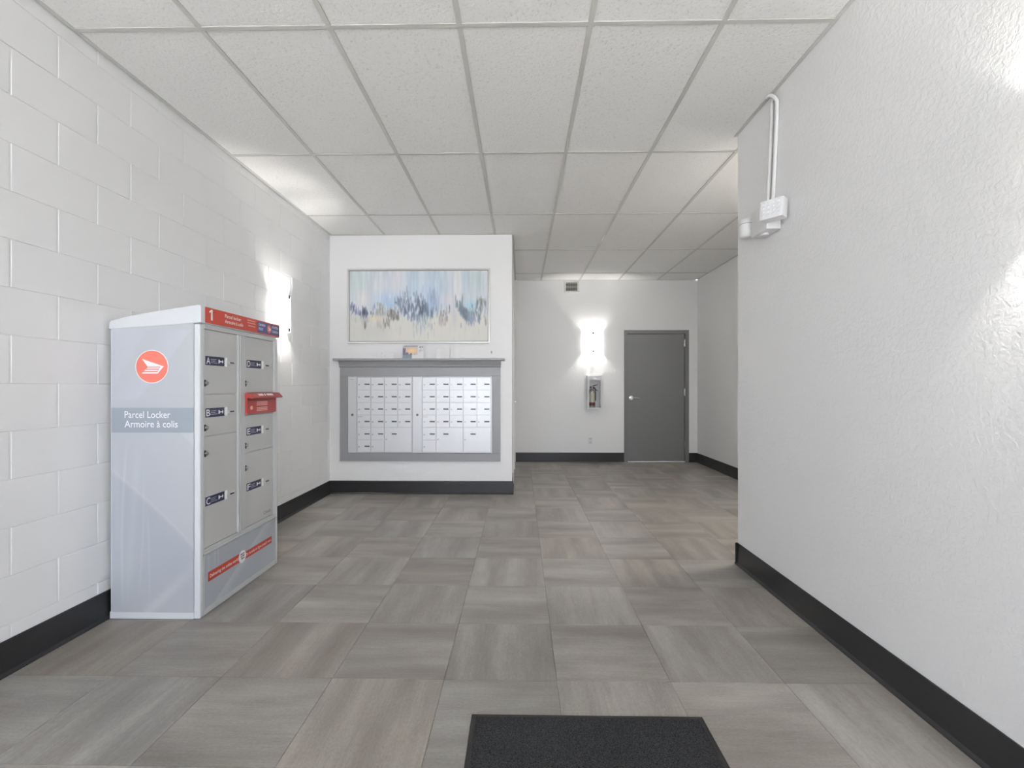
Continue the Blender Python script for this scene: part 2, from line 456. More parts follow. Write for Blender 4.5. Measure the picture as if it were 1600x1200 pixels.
wall('wall_right', 'near right wall of textured white plaster with the security light', 'texture',
     [(XR, XR + .14, YF, YE, 0, H + .001), (XR + .14, XA + .15, YE - .14, YE, 0, H + .001)])
wall('wall_alcove', 'far right white wall of the alcove beside the grey door', 'texture', [(XA, XA + .15, YE, YB, 0, H + .001)])
wall('wall_front', 'white wall over the storefront glazing behind the viewer', 'paint', [(XL, XR, YF - .12, YF, 2.62, H + .001)])

# ---- storefront glazing added out of view behind the viewer to let daylight in
w1 = MB().box(XL, XR, YF - .10, YF - .02, 2.56, 2.62).box(XL, XR, YF - .10, YF - .02, 0, .1).build('window_1', 'alu_dark')
tag(w1, 'aluminium framed storefront glazing, added behind the viewer to let daylight in', 'window', kind='structure')
xs = [XL + .03, -.95, .05, 1.05, XR - .03]
for x in xs: box('mullion', x - .03, x + .03, YF - .10, YF - .02, .1, 2.56, 'alu_dark', w1)
for a, b in zip(xs, xs[1:]): box('pane', a + .03, b - .03, YF - .063, YF - .057, .1, 2.56, 'glass', w1)
pv = MB().box(-14, 14, -16, YF - .16, -.12, -.02).build('pavement', 'concrete')
tag(pv, 'pale concrete pavement outside the storefront', 'pavement', kind='structure')

# ---- baseboards with a small toe
def baseboard(name, label, a, b, n):
    """from a to b on the floor, n = direction into the room"""
    a, b, n = Vector((a[0], a[1], 0)), Vector((b[0], b[1], 0)), Vector((n[0], n[1], 0))
    pr = [(0.0005, .001), (.016, .001), (.0155, .005), (.0075, .018), (.006, .1435), (.0045, .146), (.0005, .146)]
    mb = MB(); mb.prism([a + n * d + Vector((0, 0, z)) for d, z in pr], b - a)
    return tag(mb.build(name, 'base'), label, 'baseboard', kind='structure')
baseboard('baseboard_left', 'black vinyl baseboard along the concrete block wall', (XL, YF), (XL, YM - .017), (1, 0))
baseboard('baseboard_mailbox', 'black vinyl baseboard under the mailboxes', (XL, YM), (XM + .016, YM), (0, -1))
baseboard('baseboard_flank', 'black vinyl baseboard on the flank of the mailbox wall', (XM, YM), (XM, SD[0] - .062), (1, 0))
baseboard('baseboard_back', 'black vinyl baseboard left of the grey door', (XM + .017, YB), (D1[0] - .001, YB), (0, -1))
baseboard('baseboard_door', 'short black baseboard between the grey door and the corner', (D1[1] + .001, YB), (XA, YB), (0, -1))
baseboard('baseboard_alcove', 'black vinyl baseboard along the far right wall', (XA, YE), (XA, YB - .017), (-1, 0))
baseboard('baseboard_right', 'black vinyl baseboard along the near right wall', (XR, YF), (XR, YE), (-1, 0))
baseboard('baseboard_end', 'black vinyl baseboard round the end of the near right wall', (XR - .016, YE), (XA - .017, YE), (0, 1))

# ---- grey steel door in the back wall
d1 = MB().box(D1[0], D1[0] + .058, YB - .016, YB + .10, 0.001, D1[2]).box(D1[1] - .058, D1[1], YB - .016, YB + .10, 0.001, D1[2]) \
     .box(D1[0] + .058, D1[1] - .058, YB - .016, YB + .10, D1[2] - .058, D1[2]).build('door_1', 'door_frame', origin=((D1[0] + D1[1]) / 2, YB, 0))
tag(d1, 'grey steel door in a grey frame on the back wall', 'door', kind='structure')
lf = box('door_leaf', D1[0] + .062, D1[1] - .062, YB + .008, YB + .052, .026, D1[2] - .062, 'door', d1, .002)
box('threshold', D1[0] + .058, D1[1] - .058, YB - .012, YB + .09, .0005, .018, 'alu', d1, .004)
hx = D1[1] - .060
for z in (1.877, 1.10, .273):
    h = MB().cyl((hx, YB - .006, z - .055), (0, 0, 1), .008, .11, 12)
    for q in (-.055, .055): h.sphere((hx, YB - .006, z + q), .009, seg=8)
    h.box(hx - .012, hx + .012, YB - .001, YB + .006, z - .05, z + .05).build('hinge', 'chrome', d1, True)
hz, hxx = 1.015, D1[0] + .112
hd = MB().cyl((hxx, YB + .008, hz), (0, -1, 0), .034, .012, 24, bev=.004).cyl((hxx, YB - .004, hz), (0, -1, 0), .014, .045, 16) \
     .tube([(hxx, YB - .047, hz), (hxx + .03, YB - .052, hz + .001), (hxx + .08, YB - .050, hz - .002), (hxx + .125, YB - .046, hz - .010)], .0085).build('lever_handle', 'chrome', lf, True)
# ---- side door in the flank, seen edge on
d2 = MB().box(XM - .10, XM + .014, SD[0] - .05, SD[0] + .012, .001, SD[2] + .05, .003).box(XM - .10, XM + .014, SD[1] - .012, SD[1] + .05, .001, SD[2] + .05, .003) \
     .box(XM - .10, XM + .014, SD[0] + .012, SD[1] - .012, SD[2] - .012, SD[2] + .05, .003).build('door_2', 'paint', origin=(XM, (SD[0] + SD[1]) / 2, 0))
tag(d2, 'side door in the flank of the mailbox wall, seen almost edge on', 'door', kind='structure')
l2 = box('door_leaf', XM - .055, XM - .012, SD[0] + .014, SD[1] - .014, .012, SD[2] - .014, 'door', d2, .002)
MB().cyl((XM - .012, SD[0] + .09, 1.0), (1, 0, 0), .028, .01, 20).cyl((XM - .002, SD[0] + .09, 1.0), (1, 0, 0), .011, .035, 12).tube([(XM + .03, SD[0] + .09, 1.0), (XM + .032, SD[0] + .20, .995)], .008).build('lever_handle', 'chrome', l2, True)

# ================================================================== PARCEL LOCKER
XF, Y0, Y1, XBK = -1.637, 2.405, 3.185, -2.103
lk = thing('parcel_locker', 'tall white and grey parcel locker with red header sign against the block wall', 'parcel locker', ((XF + XBK) / 2, (Y0 + Y1) / 2, 0))
box('body', XBK, XF - .012, Y0 + .003, Y1, .002, 1.49, 'lk_white', lk, .003)
# rounded white corner posts and base trim
for ya, yb in ((Y0, Y0 + .028), (Y1 - .022, Y1)):
    box('corner_post', XF - .032, XF, ya, yb, .002, 1.512, 'lk_white', lk, .008, 3)
box('base_trim', XBK, XF - .032, Y0, Y0 + .003, .002, .036, 'lk_white', lk)
box('base_trim', XF - .012, XF - .001, Y0 + .028, Y1 - .022, .002, .034, 'lk_frame', lk, .002)
# graphic side panel facing the room entrance
def side_print(u, v):
    c = np.zeros(u.shape + (3,)) + np.array([184, 188, 194.])
    x, y = u * .425, v * 1.47
    def sm(a, b, t): t = np.clip((t - a) / (b - a), 0, 1); return t * t * (3 - 2 * t)
    def add(mask, d): c[...] += mask[..., None] * np.array(d, float)
    add(sm(.0, .5, 1 - u) * .6, (-3, -2, 0))
    ln = (y - (.73 - .78 * x - .35 * x * x))                 # long falling sweep, darker beneath
    add(sm(.012, -.004, ln) * sm(-.55, -.05, ln), (-9, -8, -6)); add(np.exp(-(ln / .012) ** 2), (9, 8, 6))
    ln2 = (y - (1.00 - 1.0 * (x - .28))); add(sm(0, .01, ln2) * (x > .25) * sm(1.02, .9, y), (7, 6, 6))
    for xc, w, a, b, g in ((.085, .006, .0, .93, 10), (.12, .02, .0, .9, 5), (.155, .004, .05, .8, 7), (.195, .005, 0, .6, 6), (.03, .02, .3, .95, 5)):
        sway = xc + .02 * np.sin(y * 3 + xc * 40) - .02 * (1 - y)
        add(np.exp(-((x - sway) / w) ** 2) * sm(a, a + .15, y) * sm(b, b - .2, y), (g, g, g - 1))
    ln3 = (y - (.0 + 1.0 * (x - .22))); add(sm(.06, .0, np.abs(ln3 - .03)) * sm(.35, .05, y), (12, 11, 9))
    ln4 = (y - (1.17 + 1.3 * (x - .2))); add(sm(0, .03, ln4) * sm(.25, .05, ln4) * (y > 1.1), (6, 5, 8))
    ln5 = (y - (1.2 + 1.8 * (x - .03))); add(sm(-.02, .02, ln5) * (y > 1.09) * .8, (4, 3, 6))
    return c
sp = pigment_sheet('side_panel', 'print', lk, (-2.092, Y0 - .0015, .036), (.425, 0, 0), (0, 0, 1.452), 90, 240, side_print)
sp['label'] = 'pale blue printed side panel with round red emblem'
MB().prism([(-2.092, Y0 - .0016, 1.480), (-1.667, Y0 - .0016, 1.480), (-1.667, Y0 - .0016, 1.5155), (-2.092, Y0 - .0016, 1.4858)], (0, .004, 0)).build('panel_top', 'lk_panel', lk)
box('top_rail', XBK + .004, XF - .004, Y0 + .004, Y1 - .004, 1.4905, 1.512, 'lk_white', lk)
R_X, U_Z = (1, 0, 0), (0, 0, 1)
band = box('grey_band', -2.092, -1.667, Y0 - .0026, Y0 - .0016, .955, 1.082, 'lk_band', sp)
text('lettering', 'Parcel Locker', 'ink_white', sp, (-2.024, Y0 - .0032, 1.030), R_X, U_Z, .050, .237, .004)
text('lettering', 'Armoire à colis', 'ink_white', sp, (-2.024, Y0 - .0032, .982), R_X, U_Z, .050, .275, .004)
ex, ez = -1.883, 1.292
def disc(name, c, r, mt, parent, nrm, t=.0010, seg=48):
    n = Vector(nrm); return MB().cyl(Vector(c), n, r, t, seg).build(name, mt, parent)
disc('emblem_rim', (ex, Y0 - .0016, ez), .0855, 'ink_white', sp, (0, -1, 0), .0008)
disc('emblem_disc', (ex, Y0 - .0025, ez), .0815, 'logo_red', sp, (0, -1, 0), .0008)
def emblem(parent, org, right, s, mt='ink_white', off=None):
    """white winged dart; unit: disc radius = 1"""
    R_, U_ = Vector(right), Vector((0, 0, 1)); n = R_.cross(U_)      # toward the viewer
    polys = [[(-.60, .48), (.76, .02), (.55, .0), (-.26, .0)],
             [(.76, .02), (.55, .0), (.40, -.145), (.28, -.27), (.28, -.45), (.36, -.45)],
             [(.55, -.02), (-.32, -.10), (-.32, -.145), (.40, -.145)],
             [(.50, -.17), (-.44, -.22), (-.50, -.27), (.28, -.27)],
             [(.36, -.36), (-.56, -.38), (-.64, -.45), (.36, -.45)]]
    polys[2] = [(.56, -.05), (-.26, -.05), (-.34, -.13), (.44, -.13)]
    polys[3] = [(.44, -.19), (-.40, -.19), (-.48, -.27), (.36, -.27)]
    polys[4] = [(.36, -.34), (-.54, -.34), (-.64, -.44), (.33, -.44)]
    polys[1] = [(.78, .03), (.58, .02), (.30, -.44), (.38, -.44)]
    mb = MB()
    for p in polys: mb.prism([Vector(org) + (R_ * a + U_ * b) * s for a, b in p], -n * -.0007 * 1)
    return mb.build('emblem_wing', mt, parent)
emblem(sp, (ex, Y0 - .0034, ez), (1, 0, 0), .0815)
# roof with a rising curved back
prof = [(XBK, 1.484), (XBK, 1.512), (XBK + .004, 1.522), (XBK + .015, 1.529), (-2.02, 1.546), (-1.93, 1.563), (-1.82, 1.581), (-1.72, 1.596), (-1.67, 1.604), (-1.640, 1.608), (-1.631, 1.606), (-1.627, 1.600), (-1.627, 1.518), (-1.667, 1.5145)]
roof = MB().prism([(x, Y0 - .006, z) for x, z in prof], (0, Y1 - Y0 + .014, 0), .003, 2).build('roof', 'lk_white', lk, True)
R_Y = (0, 1, 0)
def fx(p): return XF + p        # planes in front of the front face
hs = box('header_sign', -1.6268, -1.6248, Y0 + .024, Y1 + .002, 1.521, 1.602, 'lk_red', lk, .0008)
XH = -1.6240
MB().prism([(XH, 2.456 + a, 1.538 + b) for a, b in ((.018, 0), (.030, 0), (.030, .056), (.020, .056), (.004, .046), (.004, .037), (.018, .043))], (.0006, 0, 0)).build('figure_one', 'ink_white', hs)
text('lettering', 'Parcel locker', 'ink_white', hs, (XH, 2.592, 1.569), R_Y, U_Z, .028, .152, .012)
text('lettering', 'Armoire à colis', 'ink_white', hs, (XH, 2.592, 1.540), R_Y, U_Z, .028, .172, .012)
def dash(name, y0, y1, z0, z1, x, mt, parent): return box(name, x, x + .0006, y0, y1, z0, z1, mt, parent)
for z, a, b in ((1.583, 2.805, 2.892), (1.569, 2.805, 2.895), (1.552, 2.815, 2.892)): dash('fine_print', a, b, z, z + .0055, XH, 'ink_pink', hs)
dash('blue_panel', 2.918, 3.178, 1.529, 1.594, XH - .0004, 'blue_sign', hs)
disc('red_disc', (XH + .0003, 3.052, 1.561), .026, 'logo_red', hs, (1, 0, 0), .0006, 24)
emblem(hs, (XH + .0012, 3.052, 1.561), R_Y, .026)
for s_, y_, z_ in (('CANADA', 2.928, 1.570), ('POST', 2.928, 1.543), ('POSTES', 3.088, 1.570), ('CANADA', 3.088, 1.543)):
    text('lettering', s_, 'ink_white', hs, (XH + .0008, y_, z_), R_Y, U_Z, .021, .078 if s_ != 'POST' else .052, .01)
# front frame: rails and stiles
ZB, ZT = .345, 1.490
frm = [(Y0 + .028, Y0 + .037, ZB - .02, 1.516), (2.731, 2.810, ZB, ZT), (3.134, Y1 - .022, ZB - .02, 1.516), (Y0 + .037, 3.134, ZT, 1.516), (Y0 + .037, 3.134, ZB - .02, ZB), (Y0 + .028, Y1 - .022, .312, ZB - .02)]
for y0, y1, z0, z1 in frm: box('frame_bar', XF - .012, XF - .001, y0, y1, z0, z1, 'lk_frame', lk, .002)
for yy in (2.733, 2.752, 3.140): box('frame_rib', XF - .002, XF + .004, yy, yy + .007, ZB, ZT, 'lk_frame', lk, .002)
for yy, zz in ((Y0 + .032, .318), (Y1 - .030, .318), (Y1 - .030, .02)): MB().cyl((XF - .002, yy, zz), (1, 0, 0), .006, .004, 10).build('screw', 'steel', lk, True)
# doors
doors = [('A', Y0 + .040, 2.729, 1.149, 1.489, 1.3265, 1.208, 0), ('B', Y0 + .040, 2.729, .931, 1.145, 1.052, .975, 0), ('C', Y0 + .040, 2.729, ZB + .002, .927, .588, .841, 0),
         ('D', 2.812, 3.132, 1.153, 1.489, 1.3275, 1.209, 1), ('E', 2.812, 3.132, .795, 1.018, .919, .837, 1), ('F', 2.812, 3.132, ZB + .002, .791, .584, .703, 1)]
for ch, y0, y1, z0, z1, zl, zk, c in doors:
    dr = box('door', XF - .011, XF - .004, y0, y1, z0 + .001, z1 - .001, 'lk_grey', lk, .0015)
    xd = XF - .0038
    yl = y0 + .008 if c == 0 else y0 + .016
    dash('navy_label', yl, yl + .158, zl - .024, zl + .024, xd, 'navy', dr)
    text('letter', ch, 'ink_white', dr, (xd + .0009, yl + .007, zl - .017), R_Y, U_Z, .050, .032, .012)
    for zz, w in ((.007, .045), (-.002, .038), (-.011, .055)): dash('fine_print', yl + .044, yl + .044 + w, zl + zz, zl + zz + .0034, xd + .0005, 'ink_pale', dr)
    k = MB()                     # key pictogram
    k.prism([Vector((xd + .0006, yl + .108 + a, zl + b)) for a, b in ((0, .011), (.010, .009), (.014, .003), (.030, .0025), (.030, -.0025), (.014, -.003), (.010, -.009), (0, -.011))], (.0005, 0, 0))
    k.prism([Vector((xd + .0006, yl + .136 + a, zl + b)) for a, b in ((0, 0), (.008, .010), (.014, 0), (.008, -.010))], (.0005, 0, 0))
    k.build('key_symbol', 'ink_white', dr)
    box('white_tag', xd, xd + .004, yl + .168, yl + .183, zl - .025, zl + .024, 'ink_white', dr, .001)
    h = MB().box(xd, xd + .008, yl + .188, yl + .252, zl - .012, zl + .006, .0025, 2).build('key_slot', 'lk_frame', dr, True)
    dash('slot_opening', yl + .198, yl + .236, zl - .006, zl + .001, xd + .0082, 'keyhole', dr)
    yk = y0 + .010
    lo = MB().cyl((xd, yk + .004, zk), (1, 0, 0), .013, .005, 20, bev=.0015).cyl((xd + .005, yk + .004, zk), (1, 0, 0), .0085, .005, 16, bev=.001).build('lock', 'chrome', dr, True)
    box('lock_black_plate', xd - .0002, xd + .0012, yk - .012, yk + .002, zk - .017, zk + .017, 'keyhole', dr)  # black plate showing past the near side of the lock
    if ch == 'F': text('lettering', 'Canada', 'ink_grey', dr, (xd + .0006, 3.018, .372), R_Y, U_Z, .034, .082, .0)
# red letter slot in the right column
sl = MB().box(XF - .010, XF + .014, 2.806, 3.140, 1.024, 1.128, .002).build('letter_slot', 'slot_red', lk)
sl['label'] = 'red letter slot with hood'
MB().prism([(XF + .014, 2.798, 1.153), (XF + .014, 2.798, 1.122), (XF + .050, 2.798, 1.118), (XF + .054, 2.798, 1.124), (XF + .030, 2.798, 1.150)], (0, .352, 0), .001).build('hood', 'slot_red', sl)
box('hood_top', XF - .010, XF + .0135, 2.803, 3.145, 1.1285, 1.151, 'slot_red', sl, .001)
nrm = Vector((.026, 0, .024)).normalized()
for a, b in ((2.88, 2.93), (2.945, 2.958), (2.975, 3.045)):
    mb = MB(); p = Vector((XF + .0398, 0, 1.1402)); t = Vector((.024, 0, -.026)).normalized() * .007
    mb.prism([p - t + Vector((0, a, 0)), p - t + Vector((0, b, 0)), p + t + Vector((0, b, 0)), p + t + Vector((0, a, 0))], nrm * .0016)
    mb.build('hood_print', 'ink_white', sl)
for z in (1.092, 1.083, 1.074, 1.058, 1.049, 1.040): dash('fine_print', 2.905, 3.03, z, z + .005, XF + .0142, 'ink_pink', sl)
MB().cyl((XF + .014, 2.845, 1.062), (1, 0, 0), .012, .004, 16, bev=.001).build('slot_lock', 'ink_pink', sl, True)
box('slot_groove', XF + .0141, XF + .0146, 2.812, 3.135, 1.106, 1.109, 'maroon', sl)
# lower plinth panel
def plinth_print(u, v):
    c = np.zeros(u.shape + (3,)) + np.array([172, 178, 187.])
    def sm(a, b, t): t = np.clip((t - a) / (b - a), 0, 1); return t * t * (3 - 2 * t)
    ln = v - (1.4 * (u - .1)); m = sm(.0, .02, -ln) * sm(.35, .0, -ln); c += m[..., None] * np.array([16, 15, 13.])
    for uc in (.05, .12, .16): c += (np.exp(-((u - uc) / .008) ** 2) * sm(.3, .8, v))[..., None] * np.array([12, 12, 12.])
    return c
pp = pigment_sheet('plinth_panel', 'print', lk, (XF - .0005, Y0 + .034, .036), (0, .721, 0), (0, 0, .274), 110, 44, plinth_print)
xp = XF - .0002
for yy in (Y0 + .028, Y1 - .030): box('panel_edge', XF - .012, XF + .001, yy, yy + .008, .03, .314, 'lk_frame', lk, .001)
dash('red_strip', 2.470, 2.748, .166, .216, xp, 'lk_red', pp); dash('red_strip', 2.806, 3.106, .165, .208, xp, 'lk_red', pp)
text('lettering', 'Delivering the online world', 'ink_white', pp, (xp + .0009, 2.484, .182), R_Y, U_Z, .026, .252, .008)
text('lettering', 'Du monde en ligne jusqu\'à vous', 'ink_white', pp, (xp + .0009, 2.814, .179), R_Y, U_Z, .024, .282, .006)
dd = disc('round_sticker', (xp + .0008, 2.776, .190), .036, 'ink_white', pp, (1, 0, 0), .0008, 28)
for yy, zz, w in ((2.757, .202, .022), (2.783, .203, .012), (2.760, .188, .012), (2.776, .190, .020), (2.765, .175, .018), (2.786, .176, .008)):
    dash('sticker_print', yy, yy + w, zz, zz + .009, xp + .0017, 'ink_grey', pp)

# ================================================================== MAILBOXES IN THEIR GREY SURROUND
su = thing('mailbox_surround', 'grey painted wooden surround with mantel shelf around the mailboxes', 'mailbox surround', (-1.11, YM - .01, .365))
ya, yb = YM - .020, YM - .0005
box('side_board', -2.001, -1.911, ya, yb, .455, 1.303, 'grey_wood', su, .0015)
box('side_board', -.310, -.221, ya, yb, .455, 1.303, 'grey_wood', su, .0015)
box('bottom_board', -2.001, -.221, ya, yb, .366, .4545, 'grey_wood', su, .0015)
box('top_board', -2.001, -.221, ya, yb, 1.3035, 1.402, 'grey_wood', su, .0015)
MB().prism([(-2.005, yb, 1.4025), (-2.005, ya - .006, 1.4025), (-2.005, ya - .018, 1.412), (-2.005, ya - .012, 1.428), (-2.005, ya - .030, 1.462), (-2.005, ya - .034, 1.4725), (-2.005, yb, 1.4725)], (1.788, 0, 0), .001).build('crown_moulding', 'grey_wood', su)
box('shelf_board', -2.045, -.172, YM - .115, yb, 1.473, 1.497, 'grey_wood', su, .006, 2)

C_W, R_H, ZT_, NR = .1505, .1372, 1.290, 6
def bank(label, x_left, x_door, ncol, x_right, bigs, noplate, big_top):
    t = thing('mailbox_bank', label, 'mailboxes', ((x_left + x_right) / 2, YM - .012, .458))
    yf = YM - .026                                    # face of the frame
    zb = ZT_ - NR * R_H
    box('back_panel', x_left + .004, x_right - .004, YM - .012, YM - .0008, .462, 1.298, 'alu', t)
    # outer frame bars and the lock stile on the left
    box('lock_stile', x_left, x_door - .005, yf, YM - .0125, .458, 1.301, 'alu', t, .002)
    box('frame_bar', x_right - .009, x_right, yf, YM - .0125, .458, 1.301, 'alu', t, .002)
    box('frame_bar', x_door - .0048, x_right - .0092, yf, YM - .0125, ZT_ + .002, 1.301, 'alu', t, .002)
    box('frame_bar', x_door - .0048, x_right - .0092, yf, YM - .0125, .458, zb - .002, 'alu', t, .002)
    zc = .878; xc = (x_left + x_door - .005) / 2
    st = MB().cyl((xc, yf, zc), (0, -1, 0), .013, .006, 16, bev=.001).build('stile_lock', 'ink_grey', t, True)
    small = {}
    cells = []
    taken = set()
    for (c, r) in bigs:
        for a in (0, 1):
            for b in (0, 1): taken.add((c + a, r + b))
    for r in range(NR):
        for c in range(ncol):
            if (c, r) not in taken: cells.append((c, r, 1))
    for (c, r) in bigs: cells.append((c, r, 2))
    g = .0016; yd0, yd1 = YM - .024, YM - .0125
    for c, r, s in cells:
        x0, x1 = x_door + c * C_W, x_door + (c + s) * C_W
        z1 = ZT_ - r * R_H; z0 = z1 - s * R_H
        ctr = ((x0 + x1) / 2, (yd0 + yd1) / 2, (z0 + z1) / 2)
        if s in small: d = share('door', small[s], ctr, t)
        else: d = small[s] = box('door', x0 + g, x1 - g, yd0, yd1, z0 + g, z1 - g, 'mbdoor', t, .0012)
        zl = z1 - .079 if s == 1 else z0 + .140
        lc = (x0 + .019, yd0 - .003, zl)
        if 'lock' in small: share('lock', small['lock'], lc, d)
        else: small['lock'] = MB().cyl((lc[0], yd0, zl), (0, -1, 0), .0085, .006, 12, bev=.001).build('lock', 'steel', d, True)
        if (c, r) not in noplate:
            pc = (x0 + .108, yd0 - .0007, z1 - .074)
            if 'plate' in small: share('number_plate', small['plate'], pc, d)
            else: small['plate'] = box('number_plate', pc[0] - .028, pc[0] + .028, yd0 - .0014, yd0, pc[2] - .007, pc[2] + .007, 'darkplate', d, .0004)
    box('maker_strip', x_door + .006, x_door + .058, yd0 - .0012, yd0 - .0001, .852, .861, 'steel', t)
    return t
b1 = bank('left mailbox bank, four doors wide, set in the grey surround', -1.908, -1.804, 4, -1.193, [(2, 4)], {(1, 5)}, 0)
b2 = bank('right mailbox bank, five doors wide, set in the grey surround', -1.190, -1.080, 5, -.313, [(1, 4), (3, 4)], {(0, 5)}, 0)
for b in (b1, b2): b['group'] = 'mailbox banks in the grey surround'
box('label_tag', -1.885, -1.845, YM - .0268, YM - .0261, 1.262, 1.272, 'steel', b1)

# ---- cards on the shelf
SZ = 1.4975
def card(name, label, x0, x1, h, y, lean, parts):
    t = thing(name, label, 'card', ((x0 + x1) / 2, y, SZ + .0005), 'cards propped on the mantel shelf')
    parts(t, x1 - x0, h)
    t.rotation_euler = (-lean, 0, 0)
    return t
def plain_fold(t, w, h):
    p = wp(t)
    box('front_leaf', p.x - w / 2, p.x + w / 2, p.y - .002, p.y - .0004, p.z, p.z + h, 'paper', t)
    box('rear_leaf', p.x - w / 2 + .004, p.x + w / 2 + .012, p.y + .0004, p.y + .002, p.z, p.z + h * .97, 'paper', t)
    for k, (a, b, zz) in enumerate(((-.25, -.16, .75), (.32, .40, .75), (-.05, .05, .3))):
        box('print_mark', p.x + a * w, p.x + b * w, p.y - .0026, p.y - .0021, p.z + zz * h, p.z + zz * h + .006, 'ink_pink' if k == 2 else 'steel', t)
card('folded_card', 'low white folded card left of the picture card on the shelf', -1.568, -1.400, .075, YM - .075, .16, plain_fold)
def plain_one(t, w, h):
    p = wp(t)
    box('sheet', p.x - w / 2, p.x + w / 2, p.y - .0015, p.y, p.z, p.z + h, 'paper', t)
    box('flap_line', p.x - w * .38, p.x + w * .2, p.y - .0021, p.y - .0016, p.z + h * .6, p.z + h * .6 + .003, 'alu', t)
    box('edge_fold', p.x + w / 2 + .0002, p.x + w / 2 + .004, p.y - .001, p.y + .012, p.z, p.z + h, 'paper', t)
card('white_envelope', 'plain white envelope right of the picture card on the shelf', -.925, -.780, .108, YM - .050, .10, plain_one)
def flyer_print(u, v):
    rs = np.random.RandomState(3)
    c = np.zeros(u.shape + (3,)) + 232.
    pic = (u < .72) & (v > .30)
    uu, vv = u / .72, (v - .3) / .7
    sun = np.exp(-((uu - .6) ** 2 / .12 + (vv - .45) ** 2 / .09))
    sky = np.array([205, 190, 195.]) + sun[..., None] * np.array([42, 18, -45.])
    dark = (vv < .35 - .5 * uu + .12 * np.sin(uu * 25)) | ((uu < .2) & (vv < .75 + .1 * np.sin(vv * 60)))
    sky = np.where(dark[..., None], np.array([88, 84, 104.]) + 30 * rs.rand(*u.shape)[..., None], sky + 12 * (rs.rand(*u.shape)[..., None] - .5))
    sky = np.where(((vv > .88) & (uu > .1))[..., None], np.array([150, 150, 165.]), sky)
    c = np.where(pic[..., None], sky, c)
    low = (u < .45) & (v <= .28); c = np.where(low[..., None], np.array([128, 144, 150.]) + 60 * (rs.rand(*u.shape)[..., None] - .5), c)
    num = (np.abs(v - .9) < .05) & ((np.abs(u - .83) < .035) | (np.abs(u - .93) < .035)); c = np.where(num[..., None], np.array([60, 62, 68.]), c)
    for z0, a, b in ((.74, .82, .92), (.63, .78, .95), (.53, .78, .88)):
        m = (np.abs(v - z0) < .018) & (u > a) & (u < b); c = np.where(m[..., None], np.array([130, 130, 135.]), c)
    return c
def picture_card(t, w, h):
    p = wp(t)
    box('backing_sheet', p.x - w / 2, p.x + w / 2, p.y - .0016, p.y, p.z, p.z + h, 'paper', t)
    pigment_sheet('printed_face', 'card_print', t, (p.x - w / 2, p.y - .0019, p.z), (w, 0, 0), (0, 0, h), 66, 40, flyer_print)
card('picture_card', 'printed card with sunset picture propped on the mantel shelf', -1.294, -1.064, .143, YM - .055, .10, picture_card)
nail = MB().cyl((-.318, YM - .0005, 1.575), (0, -1, 0), .006, .022, 10).sphere((-.318, YM - .024, 1.575), .010, seg=10).cyl((-.318, YM - .020, 1.577), (0, 0, -1), .005, .026, 8)
tag(nail.build('wall_hook', 'steel', smooth=True), 'tiny metal hook in the wall under the painting corner', 'hook')

# ================================================================== PAINTING
pt = thing('framed_painting', 'wide abstract painting in pale blues with a thin silver frame', 'painting', (-1.1245, YM - .02, 1.667))
px0, px1, pz0, pz1 = -1.913, -.336, 1.669, 2.491
fy0, fy1 = YM - .042, YM - .001
fw = .017
box('frame_bar', px0, px1, fy0, fy1, pz1 - fw, pz1, 'frame_silver', pt, .003); box('frame_bar', px0, px1, fy0, fy1, pz0, pz0 + fw, 'frame_silver', pt, .003)
box('frame_bar', px0, px0 + fw, fy0, fy1, pz0 + fw, pz1 - fw, 'frame_silver', pt, .003); box('frame_bar', px1 - fw, px1, fy0, fy1, pz0 + fw, pz1 - fw, 'frame_silver', pt, .003)
a0, a1, c0, c1 = px0 + fw, px1 - fw, pz0 + fw, pz1 - fw
lw = .007
for bx_ in ((a0, a1, c1 - lw, c1), (a0, a1, c0, c0 + lw), (a0, a0 + lw, c0 + lw, c1 - lw), (a1 - lw, a1, c0 + lw, c1 - lw)):
    box('inner_lip', bx_[0], bx_[1], fy0 + .010, fy1, bx_[2], bx_[3], 'frame_dark', pt)
